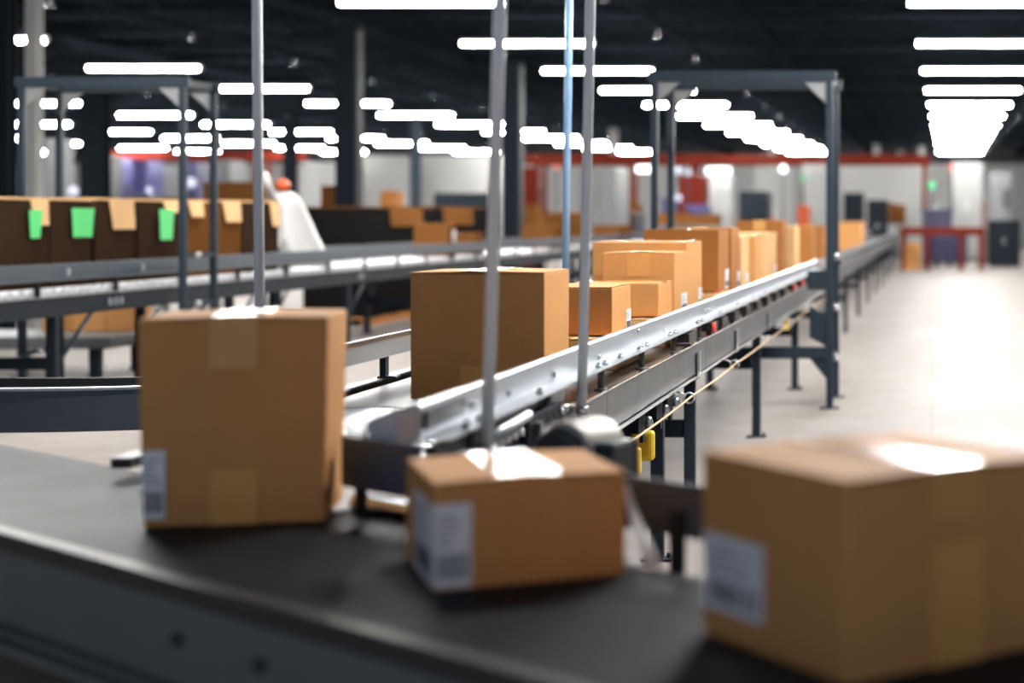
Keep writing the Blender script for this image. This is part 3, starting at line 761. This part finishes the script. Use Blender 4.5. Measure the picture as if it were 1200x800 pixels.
carton('small_carton', 'lower tan carton just behind the small tan carton on the left conveyor', -7.0, 26.1, 1.046, .50, .60, .33, 0, 'kraft_shade', 'x', group=GS)
carton('small_carton', 'tan carton on the left conveyor left of the slim grey pole', -7.0, 31.6, 1.046, .6, .9, .42, 0, 'kraft_shade', 'x', group=GS)
carton('small_carton', 'last tan carton on the left conveyor, just left of the gantry post', -7.0, 38.2, 1.046, .6, 1.6, .40, 0, 'kraft_shade', 'x', group=GS)

# white sheeted heap on the left conveyor
def heap():
    b = MB(); bm = b.bm
    rings = []
    prof = [(0, .62, .36), (.10, .58, .35), (.25, .48, .30), (.42, .38, .26), (.58, .29, .22), (.70, .25, .19), (.80, .20, .15), (.86, .10, .08)]
    seg = 40
    for z, rx, ry in prof:
        ring = []
        for k in range(seg):
            a = 2 * PI * k / seg
            f = 1 + .06 * math.sin(5 * a + z * 3) + .035 * math.sin(11 * a + z * 7) * (1 - z)
            sh = -.30 * z / .86
            ring.append(bm.verts.new((ry * f * math.cos(a), rx * f * math.sin(a) + sh, z)))
        rings.append(ring)
    for A, B in zip(rings, rings[1:]):
        for k in range(seg):
            f = bm.faces.new((A[k], A[(k + 1) % seg], B[(k + 1) % seg], B[k])); f.smooth = True
    bm.faces.new(rings[0][::-1]); f = bm.faces.new(rings[-1]); f.smooth = True
    return b
t = thing('sheeted_heap', 'white plastic sheeted heap on the left conveyor beside the dark column', 'plastic sheet', (-7.43, 19.9, 1.045))
heap().build('sheet', 'white', t)
b = MB(); b.tube([(.0, -.55, .72), (.02, -.72, .80), (.02, -.86, .92), (.0, -.93, 1.06)], .045, 10); b.build('tie', 'white', t)
MB().lathe([(.02, 0), (.075, .03), (.085, .08), (.06, .13), (.01, .15)], 16).build('orange_cap', 'orange', t, (0, -.36, .86))
MB().lathe([(.05, 0), (.07, .04), (.07, .22), (.03, .30), (.03, .33)], 16).build('spray_bottle', 'white_panel', None, (-7.02, 18.28, 1.24))
o = bpy.data.objects['spray_bottle']; o.location = (-7.06, 18.62, 1.046); tag(o, 'small white bottle on the left conveyor left of the white sheeted heap', 'bottle')

# ------------------------------------------------------------------ low curved conveyor at left, between the front belt and the left conveyor
cv = thing('curved_conveyor', 'low curved conveyor with a grey side panel left of the tall foreground carton', 'conveyor', (-4.6, 7.2, 0))
def arc_pts(off, n=22):
    """straight run from the left, then a wide bend away from the camera; off is the distance behind the outer side"""
    r = 2.0 - off; y0 = .61 + off
    pts = [(-2.6, y0), (-1.4, y0), (.3, y0)]
    for k in range(1, n + 1):
        a = R(40) * k / n
        pts.append((.3 + r * math.sin(a), .61 + 2.0 - r * math.cos(a)))
    return pts
def ribbon(r0, r1, z0, z1):
    b = MB(); A = arc_pts(r0); B = arc_pts(r1); prev = None
    for (xa, ya), (xb, yb) in zip(A, B):
        q = [b.bm.verts.new(p) for p in ((xa, ya, z0), (xb, yb, z0), (xb, yb, z1), (xa, ya, z1))]
        if prev:
            for k in range(4):
                f = b.bm.faces.new((prev[k], prev[(k + 1) % 4], q[(k + 1) % 4], q[k])); f.smooth = False
        else: b.bm.faces.new(q)
        prev = q
    b.bm.faces.new(prev[::-1]); return b
ribbon(0, .04, .62, .81).build('side_panel', 'curve_panel', cv)
ribbon(-.012, .055, .81, .822).build('rail_cap', 'rail', cv)
ribbon(.64, .68, .62, .81).build('side_panel', 'gantry', cv)
ribbon(.045, .635, .70, .74).build('belt', 'kraft_light', cv)
for (x, y) in ((-.52, .70), (-.52, 1.18), (1.0, .86), (.75, 1.25)):
    MB().box(x - .03, x + .03, y - .03, y + .03, 0, .70, bevel=.004).build('leg', 'dark_steel', cv)
MB().box(-.54, -.50, .73, 1.15, .30, .36).build('crossbar', 'dark_steel', cv)

# ------------------------------------------------------------------ things below and behind the left conveyor
lp = thing('low_platform', 'low grey platform on the floor behind the left conveyor', 'platform', (-9.6, 17.6, 0))
MB().box(-1.4, 1.4, -.6, .6, .30, .42, bevel=.02).build('deck', 'grey_panel', lp)
for sx in (-1.2, 0, 1.2):
    for sy in (-.45, .45): MB().box(sx - .05, sx + .05, sy - .05, sy + .05, 0, .30).build('leg', 'gantry', lp)
for i, (px, D, z, w, h, lab) in enumerate([(92, 18.2, .425, .34, .30, 'left of three'), (128, 18.2, .425, .38, .32, 'middle of three'), (165, 18.2, .425, .30, .26, 'right of three')]):
    carton('floor_carton', '%s tan cartons on the low grey platform under the left conveyor' % lab, xat(px, D) + w / 2, D - .4, z, w, .4, h, R(4), 'kraft', 'x', group='cartons on the low platform')
for i, (px, D, lab) in enumerate([(440, 27, 'left of two tan cartons on the floor seen under the left conveyor'), (398, 26, 'right of the two floor cartons seen under the left conveyor')]):
    pass

# ------------------------------------------------------------------ the far background
# red pallet racks: uprights, beams, goods
def rack(label, px0, px1, py0, py1, D, posts, foot=True):
    x0, x1 = xat(px0, D), xat(px1, D)
    t = thing('pallet_rack', label, 'rack', (x0, D, 0))
    zt, zb = zat(py0, D), zat(py1, D)
    MB().box(0, x1 - x0, -.06, .06, zb, zt, bevel=.02).build('beam', 'rack_red', t)
    MB().box(0, x1 - x0, 1.14, 1.26, zb, zt, bevel=.02).build('beam', 'rack_red', t)
    for p in posts:
        x = xat(p, D) - x0
        for yy in (0, 1.2):
            MB().box(x - .07, x + .07, yy - .07, yy + .07, 0, zb + .02).build('upright', 'rack_red', t)
        for z in (.6, 1.5, 2.4): MB().tube([(x, .05, z), (x, 1.15, z + .5)], .025, 6).build('brace', 'rack_red', t)
    return t
rack('long red overhead rack beam behind the main gantry', 616, 1090, 181, 193, 60, (630, 738, 812, 942, 1083))
rack('red rack behind the left gantry', 118, 345, 178, 186, 62, (128, 228, 300))

def machine(label, px0, px1, pyt, D, mat, dep=1.2, z0=0., cat='machine', screen=False, name='machine'):
    x0, x1 = xat(px0, D), xat(px1, D); w = x1 - x0; zt = zat(pyt, D)
    t = thing(name, label, cat, (x0 + w / 2, D, z0))
    h = zt - z0
    MB().box(-w / 2, w / 2, 0, dep, .10, h, bevel=.03).build('body', mat, t)
    MB().box(-w / 2 + .04, w / 2 - .04, .04, dep - .04, 0, .10).build('plinth', 'black', t)
    d1 = MB().box(-w * .40, w * .02, -.03, 0, h * .25, h * .9, bevel=.01).build('door', mat, t)
    d2 = MB().box(w * .06, w * .42, -.03, 0, h * .25, h * .9, bevel=.01).build('door', mat, t)
    MB().box(-w * .02, w * .0, -.06, -.03, h * .5, h * .62).build('handle', 'bolt', d1)
    if screen: MB().box(w * .12, w * .36, -.05, -.03, h * .62, h * .82).build('screen', 'black', d2)
    return t
machine('tall grey enclosure behind the slim grey pole', 678, 722, 197, 48, 'grey_panel', 2.)
machine('white enclosure seen through the main gantry, left one', 828, 858, 205, 52, 'white_panel', 1.)
machine('broad white enclosure seen through the main gantry, right one', 884, 932, 196, 56, 'white_panel', 1.)
machine('white enclosure just left of the gantry post', 940, 968, 192, 58, 'white_panel', 1.)
machine('white machine cabinet right of the gantry post', 986, 1078, 194, 71, 'white_panel', 1.)
machine('white partition left of the near grey pole', 424, 482, 182, 62, 'white_panel', .4, name='partition', cat='partition')
machine('white partition behind the grey covered machine', 492, 588, 182, 63, 'white_panel', .4, name='partition', cat='partition')
machine('white partition above the white sheeted heap', 352, 402, 190, 60, 'white_panel', .4, name='partition', cat='partition')
machine('grey panel behind the left gantry post', 52, 70, 163, 30, 'grey_panel', .5, name='panel', cat='panel')
machine('pale enclosure by the right lamp row', 1084, 1112, 195, 62, 'white_panel', 1.)
machine('pale column casing beyond the red table', 1116, 1152, 190, 64, 'white_panel', 1., name='casing', cat='casing')
machine('dark machine cabinet at the far right edge', 1160, 1186, 202, 58, 'grey_panel', 1.2, screen=True)
machine('dark low machine at the far right', 1158, 1196, 258, 56, 'dark_steel', 1.2)
machine('grey covered machine behind the tall black pallet boxes', 508, 572, 226, 44, 'gantry', 1.2)
machine('dark machine behind the queued cartons, left of the gantry post', 866, 900, 224, 46, 'dark_steel', 1.2)
machine('dark machine right of the gantry post', 988, 1012, 226, 62, 'dark_steel', 1.)
machine('dark machine with a brown top beyond the gantry post', 1016, 1040, 234, 62.5, 'dark_steel', 1.)
machine('red machine frame behind the gantry posts', 794, 826, 206, 48.5, 'rack_red', 1.)
machine('red-brown machine left of the pale blue pole', 612, 630, 196, 48, 'rack_red', 1.)
machine('faded pink machine right of the casing beyond the red table', 1150, 1161, 236, 60, 'pinkish', .8)
machine('red box machine left of the gantry post', 934, 948, 241, 44, 'orange', .6)
machine('dark cabinet left of the violet stacks', 98, 122, 180, 44, 'black', 1.)
machine('dark cabinet under the far left lamps', 150, 175, 228, 44, 'black', 1.)

def bin_(label, px0, px1, pyt, pyb, D, mat, dep=1.1):
    x0, x1 = xat(px0, D), xat(px1, D); w = x1 - x0; zt, zb = zat(pyt, D), max(0, zat(pyb, D))
    t = thing('bulk_bin', label, 'bin', (x0 + w / 2, D, 0))
    h = zt
    b = MB(); tk = .06
    b.box(-w / 2, w / 2, 0, tk, .14, h).box(-w / 2, w / 2, dep - tk, dep, .14, h).box(-w / 2, -w / 2 + tk, tk, dep - tk, .14, h).box(w / 2 - tk, w / 2, tk, dep - tk, .14, h).box(-w / 2 + tk, w / 2 - tk, tk, dep - tk, .14, .2)
    for k in range(5): b.box(-w / 2 + (k + .3) * w / 5, -w / 2 + (k + .6) * w / 5, -.03, 0, .2, h - .15)
    b.build('shell', mat, t)
    MB().box(-w / 2 - .04, w / 2 + .04, -.05, .06, h - .1, h).build('rim', mat, t)
    for s in (-1, 0, 1): MB().box(s * (w / 2 - .12) - .1, s * (w / 2 - .12) + .1, 0, dep, 0, .14).build('runner', 'black', t)
    return t
bin_('navy blue bin behind the red table', 1081, 1116, 245, 300, 57, 'blue')
bin_('navy bin seen under the right end of the red table', 1108, 1134, 272, 312, 58.8, 'blue')
for i, (a, c, yt, m, lab) in enumerate([(124, 136, 184, 'violet', 'first'), (139, 152, 190, 'blue', 'second'), (156, 172, 188, 'violet', 'third'), (176, 192, 194, 'grey_panel', 'fourth'), (214, 232, 190, 'violet', 'fifth'), (236, 252, 196, 'violet', 'sixth'), (258, 270, 188, 'grey_panel', 'seventh')]):
    bin_('%s of the violet and grey wrapped stacks behind the left gantry, from the left' % lab, a, c, yt, 250, 50 + 1.4 * (i % 2), m)
bin_('violet stack seen between the main gantry posts', 775, 800, 232, 260, 50, 'violet')
bin_('violet stack behind the red machine frame', 804, 828, 240, 262, 46, 'violet')

# red table
rt = thing('work_table', 'dark red steel table at the far end of the aisle', 'table', (xat(1104, 53), 53, 0))
hw = (1153 - 1055) / 2 * 53 / F; zt = zat(266, 53)
MB().box(-hw, hw, -.5, .5, zt - .06, zt, bevel=.02).build('table_top', 'rack_red', rt)
MB().box(-hw, hw, -.52, -.46, zt - .24, zt - .06).build('apron', 'rack_red', rt)
for x in (-hw + .08, -hw * .35, hw * .45, hw - .08):
    for y in (-.44, .44): MB().box(x - .07, x + .07, y - .06, y + .06, 0, zt - .06, bevel=.01).build('leg', 'rack_red', rt)
carton('floor_carton', 'brown carton on the floor under the left end of the red table', xat(1079, 53.2), 52.9, .0, .50, .40, .85, 0, 'kraft', 'y')
for px0, px1, yt, D, lab in ((1056, 1064, 272, 52, 'slim dark carton at the left leg of the red table'),):
    pass

# goods among the background machines
for px, pyb, pyt, w, D, m, lab in [
    (624, 270, 240, .30, 38, 'kraft_shade', 'upright tan carton right of the dark column by the near grey pole'),
    (648, 272, 250, .66, 41, 'kraft_shade', 'tan carton low behind the pale blue pole'),
    (732, 249, 232, .6, 53, 'kraft_shade', 'brown carton left of the main gantry, behind the slim grey pole'),
    (746, 248, 240, .3, 55, 'kraft_shade', 'little tan carton left of the main gantry'),
    (790, 264, 250, .9, 42, 'kraft_shade', 'tan carton between the main gantry posts'),
    (822, 264, 251, .9, 41, 'kraft_shade', 'tan carton right of the main gantry left posts'),
    (1050, 262, 240, .75, 64.5, 'kraft_shade', 'brown carton on the far machine bench right of the gantry post'),
    (1044, 262, 238, .5, 66.5, 'kraft_shade', 'tan carton beside the dark machine right of the gantry post'),
    (282, 240, 214, .9, 26, 'kraft_shade', 'dark brown carton high behind the left conveyor, left of the left grey pole'),
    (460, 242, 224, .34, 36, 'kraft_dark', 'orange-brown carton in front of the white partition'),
    (392, 244, 218, .30, 30.6, 'kraft_shade', 'brown carton beside the dark column'),
    (208, 244, 232, .6, 28, 'kraft_shade', 'brown carton behind the left gantry right post'),
    ]:
    x = xat(px, D); zb, zt = zat(pyb, D), zat(pyt, D)
    st = thing('goods_stand', ' '.join(('grey stand under the ' + lab).split()[:16]), 'stand', (x, D, 0))
    MB().box(-w / 2 - .08, w / 2 + .08, -.34, .34, zb - .04, zb, bevel=.005).build('shelf', 'grey_panel', st)
    for sx in (-1, 1):
        for sy in (-1, 1): MB().box(sx * (w / 2 + .02) - .03, sx * (w / 2 + .02) + .03, sy * .3 - .03, sy * .3 + .03, 0, zb - .04).build('leg', 'gantry', st)
    carton('stacked_carton', lab, x + w / 2, D - .28, zb, w, .5, zt - zb, 0, m, 'y', tape=False)

# signal and work lamps (each a small lit lens on a stem)
for px, py, D, m, r, lab in [
    (346, 215, 22.0, None, 0, ''),
    (1115, 196, 60.8, 'g_red', .10, 'red signal lamp under the right lamp row'),
    (1092, 217, 56.8, 'g_green', .13, 'green signal lamp by the pale enclosure at the right'),
    (941, 209, 55, 'g_green', .08, 'green signal lamp left of the gantry post'),
    (86, 224, 29, 'g_violet', .085, 'cool white work lamp behind the left gantry left post'),
    (175, 223, 30, 'g_violet', .06, 'cool white work lamp in the middle of the left gantry'),
    (224, 214, 30, 'g_violet', .09, 'cool white work lamp by the right posts of the left gantry'),
    (795, 200, 45, 'g_violet', .10, 'left of two cool white lamps by the main gantry left posts'),
    (807, 202, 44.6, 'g_violet', .08, 'right of two cool white lamps by the main gantry left posts'),
    (918, 198, 55, 'g_white', .12, 'white work lamp under the red rack beam'),
    (795, 232, 44, 'g_violet', .09, 'low cool white lamp by the red machine frame'),
    (906, 258, 30, 'g_red', .035, 'small red lamp above the tallest carton before the gantry'),
    (652, 196, 46, 'g_orange', .07, 'pinkish red lamp left of the pale blue pole'),
    ]:
    if not m: continue
    p = at(px, py, D)
    t = thing('signal_lamp' if 'signal' in lab or 'red' in lab else 'work_lamp', lab, 'lamp', (p.x, p.y, 0))
    MB().lathe([(r * .3, -r), (r * .8, -r * .6), (r, 0), (r * .8, r * .6), (r * .3, r)], 16).build('lens', m, t, (0, 0, p.z))
    MB().cyl((0, 0, 0), (0, 0, p.z - r), .025, 8).build('stem', 'dark_steel', t)
    MB().cyl((0, 0, 0), (0, 0, .03), .15, 16).build('foot', 'dark_steel', t)
# strip lamps on the far enclosure, seen as a broad white glow under the red beam
for px0, px1, py, D, lab in ((828, 856, 200, 50, 'white strip lamp under the red rack beam, seen through the main gantry'), (746, 766, 198, 50, 'white strip lamp under the red rack beam left of the main gantry')):
    a, c = at(px0, py, D), at(px1, py, D)
    t = thing('strip_lamp', lab, 'lamp', ((a.x + c.x) / 2, D, a.z)); h = (c.x - a.x) / 2
    MB().cyl((-h, 0, 0), (h, 0, 0), .10, 12).build('tube', 'g_white', t)
    for s in (-.7, .7): MB().cyl((s * h, 0, .1), (s * h, 0, 5.2 - a.z), .01, 6).build('hanger', 'joist', t)

# ------------------------------------------------------------------ dim grey surroundings behind the camera, render look
w = bpy.data.worlds.new('surroundings'); S.world = w; w.use_nodes = True
w.node_tree.nodes['Background'].inputs[0].default_value = (.70, .80, 1.0, 1)
w.node_tree.nodes['Background'].inputs[1].default_value = .075
S.view_settings.view_transform = 'Standard'; S.view_settings.look = 'None'
S.view_settings.gamma = 1; S.view_settings.use_curve_mapping = False
S.view_settings.exposure = 2.78
cy = S.cycles
cy.max_bounces = 6; cy.diffuse_bounces = 3; cy.glossy_bounces = 3
cy.use_denoising = True
cy.use_light_tree = True
cy.sample_clamp_indirect = 8.
cy.caustics_reflective = False; cy.caustics_refractive = False
